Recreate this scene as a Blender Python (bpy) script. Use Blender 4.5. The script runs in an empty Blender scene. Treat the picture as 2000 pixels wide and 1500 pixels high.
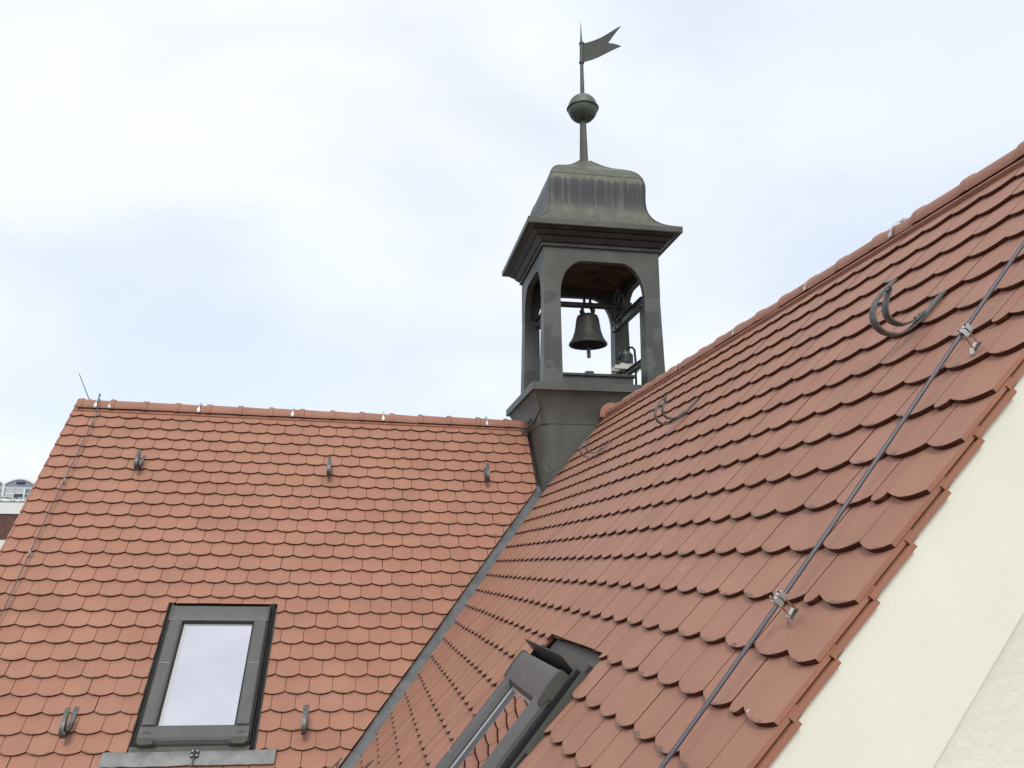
import bpy, math, random
from mathutils import Matrix, Vector
R = math.radians
random.seed(7)
scene = bpy.context.scene
COL = scene.collection

# ------------------------------------------------------------------ camera, world, sun, exposure
F_PX = 1615.3                      # focal length in pixels of a 2000 px wide picture
cam_d = bpy.data.cameras.new('camera'); cam = bpy.data.objects.new('camera', cam_d); COL.objects.link(cam)
cam_d.sensor_width = 36.0; cam_d.lens = 36.0 * F_PX / 2000.0; cam_d.clip_start = 0.05; cam_d.clip_end = 5000
RX, RY, RZ = 0.2185, -0.0177, -0.1689          # pitch, roll, yaw
CAM = Vector((-2.480, -9.2339, -1.6289))
ROT = Matrix.Rotation(RZ, 3, 'Z') @ Matrix.Rotation(RX, 3, 'X') @ Matrix.Rotation(RY, 3, 'Y')
cr, cf, cu = ROT @ Vector((1, 0, 0)), ROT @ Vector((0, 1, 0)), ROT @ Vector((0, 0, 1))
m3 = Matrix((cr, cu, -cf)).transposed()
cam.matrix_world = Matrix.Translation(CAM) @ m3.to_4x4()
scene.camera = cam

SUN_EL, SUN_AZ = R(41), R(190)      # azimuth clockwise from +Y: behind the camera, a little to the left
sun_dir = Vector((math.sin(SUN_AZ) * math.cos(SUN_EL), math.cos(SUN_AZ) * math.cos(SUN_EL), math.sin(SUN_EL)))
world = bpy.data.worlds.new('World'); scene.world = world; world.use_nodes = True
wn = world.node_tree; wn.nodes.clear()
def wnode(t, **k):
    n = wn.nodes.new(t)
    for a, b in k.items(): setattr(n, a, b)
    return n
w_out = wnode('ShaderNodeOutputWorld')
sky = wnode('ShaderNodeTexSky', sky_type='NISHITA', sun_disc=False, sun_elevation=SUN_EL, sun_rotation=SUN_AZ)
b_sky = wnode('ShaderNodeBackground'); b_sky.inputs['Strength'].default_value = 0.13
wn.links.new(sky.outputs[0], b_sky.inputs['Color'])
tc = wnode('ShaderNodeTexCoord')
sep = wnode('ShaderNodeSeparateXYZ'); wn.links.new(tc.outputs['Generated'], sep.inputs[0])
addz = wnode('ShaderNodeMath', operation='ADD'); wn.links.new(sep.outputs['Z'], addz.inputs[0]); addz.inputs[1].default_value = 0.35
mxz = wnode('ShaderNodeMath', operation='MAXIMUM'); wn.links.new(addz.outputs[0], mxz.inputs[0]); mxz.inputs[1].default_value = 0.12
dx = wnode('ShaderNodeMath', operation='DIVIDE'); wn.links.new(sep.outputs['X'], dx.inputs[0]); wn.links.new(mxz.outputs[0], dx.inputs[1])
dy = wnode('ShaderNodeMath', operation='DIVIDE'); wn.links.new(sep.outputs['Y'], dy.inputs[0]); wn.links.new(mxz.outputs[0], dy.inputs[1])
cmb = wnode('ShaderNodeCombineXYZ'); wn.links.new(dx.outputs[0], cmb.inputs[0]); wn.links.new(dy.outputs[0], cmb.inputs[1])
n1 = wnode('ShaderNodeTexNoise'); n1.inputs['Scale'].default_value = 1.7; n1.inputs['Detail'].default_value = 5; n1.inputs['Roughness'].default_value = 0.5; n1.inputs['Distortion'].default_value = 0.4
o1 = wnode('ShaderNodeVectorMath', operation='ADD'); o1.inputs[1].default_value = (2.4, 6.6, 0.0); wn.links.new(cmb.outputs[0], o1.inputs[0]); wn.links.new(o1.outputs[0], n1.inputs['Vector'])
r1 = wnode('ShaderNodeValToRGB'); r1.color_ramp.elements[0].position = 0.34; r1.color_ramp.elements[0].color = (0.82, 0.82, 0.82, 1)
r1.color_ramp.elements[1].position = 0.60; r1.color_ramp.elements[1].color = (1, 1, 1, 1); r1.color_ramp.interpolation = 'EASE'
wn.links.new(n1.outputs['Fac'], r1.inputs[0])
n2 = wnode('ShaderNodeTexNoise'); n2.inputs['Scale'].default_value = 1.1; n2.inputs['Detail'].default_value = 4; n2.inputs['Roughness'].default_value = 0.55
off = wnode('ShaderNodeVectorMath', operation='ADD'); off.inputs[1].default_value = (0.4, 4.3, 2.0); wn.links.new(cmb.outputs[0], off.inputs[0]); wn.links.new(off.outputs[0], n2.inputs['Vector'])
r2 = wnode('ShaderNodeValToRGB'); r2.color_ramp.elements[0].position = 0.35; r2.color_ramp.elements[0].color = (0.83, 0.905, 1.02, 1)
r2.color_ramp.elements[1].position = 0.66; r2.color_ramp.elements[1].color = (0.97, 1.0, 1.05, 1); r2.color_ramp.interpolation = 'EASE'
wn.links.new(n2.outputs['Fac'], r2.inputs[0])
b_cl = wnode('ShaderNodeBackground'); b_cl.inputs['Strength'].default_value = 0.865; wn.links.new(r2.outputs[0], b_cl.inputs['Color'])
mixs = wnode('ShaderNodeMixShader'); wn.links.new(r1.outputs[0], mixs.inputs[0]); wn.links.new(b_sky.outputs[0], mixs.inputs[1]); wn.links.new(b_cl.outputs[0], mixs.inputs[2])
wn.links.new(mixs.outputs[0], w_out.inputs[0])

sun_l = bpy.data.lights.new('sun', 'SUN'); sun_l.energy = 1.5; sun_l.angle = R(16); sun_l.color = (1.0, 0.95, 0.88)
sun_o = bpy.data.objects.new('sun', sun_l); COL.objects.link(sun_o); sun_o.rotation_euler = sun_dir.to_track_quat('Z', 'Y').to_euler()
vs = scene.view_settings; vs.view_transform = 'Standard'; vs.look = 'None'; vs.exposure = 0.25; vs.gamma = 1.0; vs.use_curve_mapping = False

def project(P):
    q = Vector(P) - CAM
    d = q.dot(cf)
    return 1000 + F_PX * q.dot(cr) / d, 750 - F_PX * q.dot(cu) / d, d

# ------------------------------------------------------------------ materials
def mat(name, col, rough=0.6, metal=0.0, spec=0.5, noise=None, bump=None):
    """noise = (scale, amount, second colour or None), bump = (scale, strength, distance)"""
    m = bpy.data.materials.new(name); m.use_nodes = True
    nt = m.node_tree; p = nt.nodes['Principled BSDF']
    p.inputs['Base Color'].default_value = (*col, 1); p.inputs['Roughness'].default_value = rough
    p.inputs['Metallic'].default_value = metal; p.inputs['Specular IOR Level'].default_value = spec
    if noise or bump:
        t = nt.nodes.new('ShaderNodeTexCoord')
    if noise:
        n = nt.nodes.new('ShaderNodeTexNoise'); n.inputs['Scale'].default_value = noise[0]; n.inputs['Detail'].default_value = 6; n.inputs['Roughness'].default_value = 0.6
        nt.links.new(t.outputs['Object'], n.inputs['Vector'])
        r = nt.nodes.new('ShaderNodeValToRGB'); k = noise[1]; c2 = noise[2] if len(noise) > 2 and noise[2] else [c * (1 + k) for c in col]
        r.color_ramp.elements[0].position = 0.35; r.color_ramp.elements[0].color = (*[c * (1 - k) for c in col], 1)
        r.color_ramp.elements[1].position = 0.65; r.color_ramp.elements[1].color = (*c2, 1)
        nt.links.new(n.outputs['Fac'], r.inputs[0]); nt.links.new(r.outputs[0], p.inputs['Base Color'])
    if bump:
        n = nt.nodes.new('ShaderNodeTexNoise'); n.inputs['Scale'].default_value = bump[0]; n.inputs['Detail'].default_value = 5
        nt.links.new(t.outputs['Object'], n.inputs['Vector'])
        b = nt.nodes.new('ShaderNodeBump'); b.inputs['Strength'].default_value = bump[1]; b.inputs['Distance'].default_value = bump[2]
        nt.links.new(n.outputs['Fac'], b.inputs['Height']); nt.links.new(b.outputs[0], p.inputs['Normal'])
    return m

def clay_material(name, base, tip_stain=True):
    m = bpy.data.materials.new(name); m.use_nodes = True; nt = m.node_tree; L = nt.links.new
    p = nt.nodes['Principled BSDF']; p.inputs['Roughness'].default_value = 0.6; p.inputs['Specular IOR Level'].default_value = 0.4
    oi = nt.nodes.new('ShaderNodeObjectInfo'); ge = nt.nodes.new('ShaderNodeNewGeometry')
    ad = nt.nodes.new('ShaderNodeMath'); ad.operation = 'ADD'; L(oi.outputs['Random'], ad.inputs[0]); L(ge.outputs['Random Per Island'], ad.inputs[1])
    fr = nt.nodes.new('ShaderNodeMath'); fr.operation = 'FRACT'; L(ad.outputs[0], fr.inputs[0])
    rp = nt.nodes.new('ShaderNodeValToRGB'); e = rp.color_ramp.elements
    b = base
    e[0].position = 0; e[0].color = (b[0] * .955, b[1] * .94, b[2] * .935, 1)
    e[1].position = 1; e[1].color = (b[0] * 1.03, b[1] * 1.035, b[2] * 1.03, 1)
    x = e.new(.45); x.color = (*b, 1)
    x = e.new(.72); x.color = (b[0] * .99, b[1] * .995, b[2] * 1.015, 1)
    x = e.new(.90); x.color = (b[0] * 1.015, b[1] * 1.03, b[2] * 1.0, 1)
    L(fr.outputs[0], rp.inputs[0])
    # cloudy weathering across the roof, in world metres
    no = nt.nodes.new('ShaderNodeTexNoise'); no.inputs['Scale'].default_value = 3.2; no.inputs['Detail'].default_value = 8; no.inputs['Roughness'].default_value = .62
    L(ge.outputs['Position'], no.inputs['Vector'])
    rr = nt.nodes.new('ShaderNodeMapRange'); rr.inputs['From Min'].default_value = .3; rr.inputs['From Max'].default_value = .7; rr.inputs['To Min'].default_value = .90; rr.inputs['To Max'].default_value = 1.09
    L(no.outputs['Fac'], rr.inputs['Value'])
    mu = nt.nodes.new('ShaderNodeMix'); mu.data_type = 'RGBA'; mu.blend_type = 'MULTIPLY'; mu.inputs['Factor'].default_value = 1
    L(rp.outputs[0], mu.inputs['A']); L(rr.outputs[0], mu.inputs['B'])
    # fine speckle
    n2 = nt.nodes.new('ShaderNodeTexNoise'); n2.inputs['Scale'].default_value = 260; n2.inputs['Detail'].default_value = 3; L(ge.outputs['Position'], n2.inputs['Vector'])
    r2 = nt.nodes.new('ShaderNodeMapRange'); r2.inputs['From Min'].default_value = .3; r2.inputs['From Max'].default_value = .7; r2.inputs['To Min'].default_value = .93; r2.inputs['To Max'].default_value = 1.06
    L(n2.outputs['Fac'], r2.inputs['Value'])
    m2 = nt.nodes.new('ShaderNodeMix'); m2.data_type = 'RGBA'; m2.blend_type = 'MULTIPLY'; m2.inputs['Factor'].default_value = 1
    L(mu.outputs['Result'], m2.inputs['A']); L(r2.outputs[0], m2.inputs['B'])
    vo = nt.nodes.new('ShaderNodeTexVoronoi'); vo.inputs['Scale'].default_value = 7; L(ge.outputs['Position'], vo.inputs['Vector'])
    c1 = nt.nodes.new('ShaderNodeMath'); c1.operation = 'LESS_THAN'; L(vo.outputs['Distance'], c1.inputs[0]); c1.inputs[1].default_value = .034
    sr = nt.nodes.new('ShaderNodeSeparateColor'); L(vo.outputs['Color'], sr.inputs[0])
    c2 = nt.nodes.new('ShaderNodeMath'); c2.operation = 'GREATER_THAN'; L(sr.outputs[0], c2.inputs[0]); c2.inputs[1].default_value = .80
    c3 = nt.nodes.new('ShaderNodeMath'); c3.operation = 'MULTIPLY'; L(c1.outputs[0], c3.inputs[0]); L(c2.outputs[0], c3.inputs[1])
    ms = nt.nodes.new('ShaderNodeMix'); ms.data_type = 'RGBA'; ms.inputs['B'].default_value = (.62, .57, .50, 1); L(c3.outputs[0], ms.inputs['Factor']); L(m2.outputs['Result'], ms.inputs['A'])
    last = ms
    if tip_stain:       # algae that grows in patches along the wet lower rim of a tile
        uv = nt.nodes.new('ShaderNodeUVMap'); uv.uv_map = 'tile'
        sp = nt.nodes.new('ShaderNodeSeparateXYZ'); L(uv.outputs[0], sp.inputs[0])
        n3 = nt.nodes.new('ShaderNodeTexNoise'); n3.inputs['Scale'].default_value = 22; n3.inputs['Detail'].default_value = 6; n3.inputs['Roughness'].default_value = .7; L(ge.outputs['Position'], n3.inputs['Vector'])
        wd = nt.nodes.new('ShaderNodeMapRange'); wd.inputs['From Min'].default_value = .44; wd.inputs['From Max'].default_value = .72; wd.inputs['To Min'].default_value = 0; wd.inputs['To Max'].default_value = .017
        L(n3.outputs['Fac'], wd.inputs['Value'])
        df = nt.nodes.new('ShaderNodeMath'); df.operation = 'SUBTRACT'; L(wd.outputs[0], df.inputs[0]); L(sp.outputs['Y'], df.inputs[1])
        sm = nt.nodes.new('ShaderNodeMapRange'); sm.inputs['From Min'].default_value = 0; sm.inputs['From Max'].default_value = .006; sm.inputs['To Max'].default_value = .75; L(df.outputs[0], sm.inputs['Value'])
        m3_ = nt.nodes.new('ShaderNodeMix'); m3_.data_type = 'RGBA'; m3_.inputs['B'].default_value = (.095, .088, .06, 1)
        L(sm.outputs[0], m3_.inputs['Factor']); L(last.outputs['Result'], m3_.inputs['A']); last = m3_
    L(last.outputs['Result'], p.inputs['Base Color'])
    bu = nt.nodes.new('ShaderNodeBump'); bu.inputs['Strength'].default_value = .3; bu.inputs['Distance'].default_value = .002; L(n2.outputs['Fac'], bu.inputs['Height']); L(bu.outputs[0], p.inputs['Normal'])
    return m

CLAY = (0.366, 0.178, 0.117)
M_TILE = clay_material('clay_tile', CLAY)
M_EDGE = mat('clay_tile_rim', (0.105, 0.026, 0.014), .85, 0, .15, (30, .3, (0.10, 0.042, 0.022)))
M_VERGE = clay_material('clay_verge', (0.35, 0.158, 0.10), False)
M_RIDGE = clay_material('clay_ridge', (0.335, 0.16, 0.108), False)
M_DECK = mat('roof_underlay', (0.05, 0.035, 0.028), .9)
M_PLASTER = mat('cream_plaster', (0.82, 0.805, 0.68), .9, 0, .2, (1.3, .04), (70, .22, .003))
M_PLASTER_R = mat('rough_cream_plaster', (0.79, 0.775, 0.655), .92, 0, .2, (2.2, .05), (45, .5, .006))
M_ZINC = mat('weathered_zinc', (0.074, 0.077, 0.068), .5, .22, .5, (4, .12, (0.092, 0.095, 0.083)), (9, .08, .006))
M_ZINC_D = mat('dark_zinc', (0.052, 0.053, 0.047), .5, .25, .5, (6, .25))
M_VALLEY = mat('valley_sheet', (0.12, 0.126, 0.13), .45, .4, .5, (8, .18, (0.16, 0.165, 0.165)))
M_LEAD = mat('lead_apron', (0.21, 0.222, 0.215), .5, .4, .5, (9, .2, (0.26, 0.272, 0.262)), (14, .3, .004))
M_FRAME = mat('window_cladding', (0.098, 0.098, 0.098), .5, .0, .5, (9, .08))
M_FRAME_D = mat('window_gasket', (0.014, 0.014, 0.016), .45)
M_RUBBER = mat('window_corner_rubber', (0.075, 0.072, 0.06), .8)
M_PALE_GREY = mat('pane_reflection', (0.48, 0.48, 0.49), .35, .2)  # glazing edge reflection painted as pale strips; sash joints and headlights share it
M_IRON = mat('galvanised_hook', (0.13, 0.135, 0.13), .5, .6, .5, (40, .3), (50, .2, .002))
M_IRON_D = mat('dark_steel', (0.055, 0.052, 0.055), .55, .5, .5, (25, .35))
M_WIRE = mat('grey_cable', (0.12, 0.115, 0.13), .5, .5)
M_CHROME = mat('bright_clamp', (0.55, 0.54, 0.51), .22, 1.0)
M_CLIP = mat('ridge_clip_metal', (0.52, 0.51, 0.48), .3, .8)
M_BRONZE = mat('bell_bronze', (0.046, 0.048, 0.043), .6, .15, .4, (14, .25, (0.062, 0.065, 0.058)))
M_VERDI = mat('ball_verdigris', (0.085, 0.108, 0.09), .55, .4, .5, (7, .35, (0.13, 0.155, 0.125)))
M_VERDI_LIT = mat('ball_verdigris_lit', (0.13, 0.16, 0.132), .6, .25, .5, (7, .3, (0.19, 0.22, 0.185)))  # paler copy: light on the ball's upper half put into the colour
M_WOOD = mat('ceiling_board', (0.03, 0.021, 0.015), .8, 0, .2, (3.5, .5, (0.12, 0.066, 0.032)))
M_MOTOR = mat('motor_casing', (0.11, 0.14, 0.14), .4, .3)
M_RAIL = mat('white_rail', (0.62, 0.6, 0.55), .5)
M_CABLE = mat('black_hose', (0.015, 0.015, 0.018), .4)
M_MORTAR_SHADE = mat('ridge_mortar_shade', (0.05, 0.026, 0.018), .9, 0, .2)  # mortar bed coloured dark to show shadow in the gap under the caps

def glass_mat(name, col, rough, metal):
    m = mat(name, col, rough, metal, .8, (2.6, .07, (0.72, 0.72, 0.77))); return m
M_GLASS = glass_mat('coated_glass', (0.70, 0.70, 0.76), .015, 1.0)

# zinc cap: pale patina with darker rain-washed streaks on the steep waist
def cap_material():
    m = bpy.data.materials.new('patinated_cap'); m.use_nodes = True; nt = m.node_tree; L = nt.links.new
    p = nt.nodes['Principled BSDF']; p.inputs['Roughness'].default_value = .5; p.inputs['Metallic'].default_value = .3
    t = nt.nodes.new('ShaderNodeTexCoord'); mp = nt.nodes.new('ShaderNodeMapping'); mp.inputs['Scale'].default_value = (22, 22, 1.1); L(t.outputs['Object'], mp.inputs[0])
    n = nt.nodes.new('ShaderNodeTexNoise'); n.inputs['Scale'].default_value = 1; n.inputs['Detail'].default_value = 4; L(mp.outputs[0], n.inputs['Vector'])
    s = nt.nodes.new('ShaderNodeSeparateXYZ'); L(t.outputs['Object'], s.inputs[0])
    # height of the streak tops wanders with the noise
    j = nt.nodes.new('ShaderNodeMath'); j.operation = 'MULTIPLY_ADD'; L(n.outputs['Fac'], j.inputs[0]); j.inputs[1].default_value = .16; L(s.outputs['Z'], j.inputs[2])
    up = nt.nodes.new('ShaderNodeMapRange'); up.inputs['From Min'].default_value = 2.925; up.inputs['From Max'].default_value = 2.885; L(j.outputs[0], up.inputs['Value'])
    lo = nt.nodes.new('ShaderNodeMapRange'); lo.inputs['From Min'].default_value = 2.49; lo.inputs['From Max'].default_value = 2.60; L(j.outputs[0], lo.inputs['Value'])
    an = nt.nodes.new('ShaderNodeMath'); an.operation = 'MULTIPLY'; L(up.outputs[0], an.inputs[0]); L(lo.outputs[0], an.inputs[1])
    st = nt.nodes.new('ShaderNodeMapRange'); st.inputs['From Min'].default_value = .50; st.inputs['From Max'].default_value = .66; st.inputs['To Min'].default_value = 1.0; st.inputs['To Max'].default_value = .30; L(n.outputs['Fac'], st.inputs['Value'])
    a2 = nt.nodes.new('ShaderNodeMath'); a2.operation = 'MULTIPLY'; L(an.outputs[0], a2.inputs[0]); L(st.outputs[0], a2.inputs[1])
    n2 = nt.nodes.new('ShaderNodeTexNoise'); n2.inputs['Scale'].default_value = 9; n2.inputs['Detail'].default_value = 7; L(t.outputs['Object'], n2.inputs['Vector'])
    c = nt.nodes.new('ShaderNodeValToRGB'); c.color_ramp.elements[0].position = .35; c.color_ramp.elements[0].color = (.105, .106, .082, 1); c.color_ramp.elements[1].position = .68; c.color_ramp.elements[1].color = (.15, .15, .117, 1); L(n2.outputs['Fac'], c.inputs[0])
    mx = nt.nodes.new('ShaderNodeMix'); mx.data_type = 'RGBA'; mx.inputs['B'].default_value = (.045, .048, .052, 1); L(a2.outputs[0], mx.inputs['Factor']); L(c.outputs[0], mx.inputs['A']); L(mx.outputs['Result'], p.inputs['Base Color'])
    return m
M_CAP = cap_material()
# post sheet: two tones of patina with hard-edged patches
def post_material():
    m = bpy.data.materials.new('patched_zinc'); m.use_nodes = True; nt = m.node_tree; L = nt.links.new
    p = nt.nodes['Principled BSDF']; p.inputs['Roughness'].default_value = .48; p.inputs['Metallic'].default_value = .35
    t = nt.nodes.new('ShaderNodeTexCoord'); n = nt.nodes.new('ShaderNodeTexNoise'); n.inputs['Scale'].default_value = 3.2; n.inputs['Detail'].default_value = 6; n.inputs['Roughness'].default_value = .6; L(t.outputs['Object'], n.inputs['Vector'])
    c = nt.nodes.new('ShaderNodeValToRGB'); c.color_ramp.elements[0].position = .485; c.color_ramp.elements[0].color = (.064, .066, .058, 1); c.color_ramp.elements[1].position = .525; c.color_ramp.elements[1].color = (.096, .099, .092, 1)
    L(n.outputs['Fac'], c.inputs[0]); L(c.outputs[0], p.inputs['Base Color']); return m
M_POST = post_material()

# ------------------------------------------------------------------ mesh helpers
class MB:
    def __init__(s): s.v = []; s.f = []; s.m = []; s.uv = {}
    def add(s, vs, fs, mi=0):
        b = len(s.v); s.v += [tuple(x) for x in vs]; s.f += [tuple(b + i for i in f) for f in fs]
        s.m += ([mi] * len(fs) if isinstance(mi, int) else list(mi)); return b
    def box(s, x0, x1, y0, y1, z0, z1, mi=0):
        s.add([(x, y, z) for z in (z0, z1) for y in (y0, y1) for x in (x0, x1)],
              [(0, 2, 3, 1), (4, 5, 7, 6), (0, 1, 5, 4), (2, 6, 7, 3), (0, 4, 6, 2), (1, 3, 7, 5)], mi)
    def prism(s, poly, fn, d0, d1, mi=0):
        """poly of 2-D points; fn(p, d) -> 3-D; caps at d0 and d1 (poly counter-clockwise seen from +d)"""
        n = len(poly)
        vs = [fn(p, d0) for p in poly] + [fn(p, d1) for p in poly]
        s.add(vs, [tuple(range(n))[::-1], tuple(range(n, 2 * n))] + [(i, (i + 1) % n, n + (i + 1) % n, n + i) for i in range(n)], mi)
    def tube(s, pts, r, seg=8, mi=0, closed=True):
        pts = [Vector(p) for p in pts]; rs = r if isinstance(r, (list, tuple)) else [r] * len(pts); rings = []
        prev = None
        for i, p in enumerate(pts):
            t = (pts[min(i + 1, len(pts) - 1)] - pts[max(i - 1, 0)]).normalized()
            a = prev if prev is not None else (Vector((0, 0, 1)) if abs(t.z) < .9 else Vector((1, 0, 0)))
            x = (a - t * a.dot(t)).normalized(); y = t.cross(x); prev = x
            rings.append([p + x * (rs[i] * math.cos(2 * math.pi * k / seg)) + y * (rs[i] * math.sin(2 * math.pi * k / seg)) for k in range(seg)])
        s.rings(rings, mi, closed)
    def rings(s, rings, mi=0, cap=True, loop=True):
        n = len(rings[0]); vs = [v for r in rings for v in r]; fs = []
        for i in range(len(rings) - 1):
            for k in range(n if loop else n - 1):
                a, b = i * n + k, i * n + (k + 1) % n; fs.append((a, b, b + n, a + n))
        if cap: fs += [tuple(range(n))[::-1], tuple(range((len(rings) - 1) * n, len(rings) * n))]
        s.add(vs, fs, mi)
    def lathe(s, prof, c=(0, 0), seg=32, mi=0):
        s.rings([[(c[0] + r * math.cos(2 * math.pi * k / seg), c[1] + r * math.sin(2 * math.pi * k / seg), z) for k in range(seg)] for r, z in prof], mi)
    def strip(s, prof, half, thick, fn, mi=0):
        """flat bar of width 2*half bent along prof (2-D points); fn((p, q), w) -> 3-D"""
        P = [Vector(p) for p in prof]; rings = []
        for i, p in enumerate(P):
            t = (P[min(i + 1, len(P) - 1)] - P[max(i - 1, 0)]).normalized(); n = Vector((-t.y, t.x)) * (thick / 2)
            rings.append([fn(p + n, -half), fn(p + n, half), fn(p - n, half), fn(p - n, -half)])
        s.rings(rings, mi)
    def mesh(s, name, mats, smooth=False):
        me = bpy.data.meshes.new(name); me.from_pydata(s.v, [], s.f)
        for m in (mats if isinstance(mats, (list, tuple)) else [mats]): me.materials.append(m)
        me.polygons.foreach_set('material_index', s.m)
        if s.uv:
            uv = me.uv_layers.new(name='tile')
            for l in me.loops: uv.data[l.index].uv = s.uv.get(l.vertex_index, (0, 1))
        if smooth: me.polygons.foreach_set('use_smooth', [True] * len(me.polygons))
        me.update(); return me
    def build(s, name, mats, parent=None, smooth=False, fix=True, angle=None):
        me = s.mesh(name, mats, smooth)
        if fix:
            import bmesh
            bm = bmesh.new(); bm.from_mesh(me); bmesh.ops.recalc_face_normals(bm, faces=bm.faces); bm.to_mesh(me); bm.free()
        if angle is not None: me.set_sharp_from_angle(angle=R(angle))
        o = bpy.data.objects.new(name, me); COL.objects.link(o)
        if parent: o.parent = parent
        return o
def empty(name, parent=None, loc=(0, 0, 0)):
    o = bpy.data.objects.new(name, None); COL.objects.link(o); o.location = loc; o.empty_display_size = .2
    if parent: o.parent = parent
    return o
def tag(o, label=None, cat=None, group=None, kind=None):
    for k, v in (('label', label), ('category', cat), ('group', group), ('kind', kind)):
        if v: o[k] = v
    return o

# ------------------------------------------------------------------ roof frames (a along the courses, v down the slope, h off the tiles)
PA, PB, ZA = 0.8591, 0.8883, -0.0318
EA, EB = 0.1541, 0.1665
X0, Y0, W = -4.0277, -7.3083, 0.18
cA, sA, tA = math.cos(PA), math.sin(PA), math.tan(PA)
cB, sB, tB = math.cos(PB), math.sin(PB), math.tan(PB)
class Frame:
    def __init__(s, o, ax, up, nn): s.o, s.a, s.w, s.n = Vector(o), Vector(ax), Vector(up), Vector(nn)
    def __call__(s, a, v, h=0.0): return s.o + s.a * a - s.w * v + s.n * h
    def mat(s, a, v, h=0.0, rot=0.0):
        m = Matrix((s.a, s.w, s.n)).transposed().to_4x4(); m.translation = s(a, v, h)
        return m @ Matrix.Rotation(rot, 4, 'Z')
FA = Frame((0, 0, ZA), (1, 0, 0), (0, cA, sA), (0, -sA, cA))
FB = Frame((0, 0, 0), (0, -1, 0), (cB, 0, sB), (-sB, 0, cB))
FAb = Frame((0, .04, ZA), (-1, 0, 0), (0, -cA, sA), (0, sA, cA))       # back slopes
FBb = Frame((.04, 0, 0), (0, 1, 0), (-cB, 0, sB), (sB, 0, cB))
VERGE_A, VERGE_B = -5.56, 7.445
V_EAVE = 5.3
TOWER_HALF = .725
GAP = .09
def valA(v): return (ZA - v * sA) / tB          # a of the valley on slope A
def valB(v): return -(-v * sB - ZA) / tA        # a (= -y) of the valley on slope B

def clip(poly, f):
    out = []
    for i, p in enumerate(poly):
        q = poly[(i + 1) % len(poly)]; a, b = f(p), f(q)
        if a >= 0: out.append(p)
        if (a >= 0) != (b >= 0):
            t = a / (a - b); out.append((p[0] + (q[0] - p[0]) * t, p[1] + (q[1] - p[1]) * t))
    return out
def area(poly): return abs(sum(p[0] * q[1] - q[0] * p[1] for p, q in zip(poly, poly[1:] + poly[:1]))) / 2

TH, STEP, ARC, TL = .0125, .0150, .0275, .215
def tile_poly(w, arc=ARC, n=9):
    """outline in (a, v): cusps at v = 0"""
    h = w / 2; rr = (h * h + arc * arc) / (2 * arc); cy = arc - rr; th = math.asin(h / rr)
    pts = [(-h, -TL), (-h, 0)]
    for k in range(1, n): 
        t = -th + 2 * th * k / n; pts.append((rr * math.sin(t), cy + rr * math.cos(t)))
    return pts + [(h, 0), (h, -TL)]
def tile_add(mb, poly, slope, tofn, th):
    """poly in tile space (a, v from the cusp line); tofn(a, v, h) -> vertex"""
    n = len(poly)
    if n < 3: return
    top = [tofn(a, v, slope * v) for a, v in poly]; bot = [tofn(a, v, slope * v - th) for a, v in poly]
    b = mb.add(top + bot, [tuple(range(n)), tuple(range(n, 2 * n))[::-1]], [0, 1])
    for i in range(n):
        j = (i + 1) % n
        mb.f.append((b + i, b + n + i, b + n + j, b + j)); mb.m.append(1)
    for k, (a, v) in enumerate(poly):
        tip = ARC - ARC * min(1, (2 * a / W) ** 2)
        d = max(0.0, tip - v); mb.uv[b + k] = (a, d); mb.uv[b + n + k] = (a, d)

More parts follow.
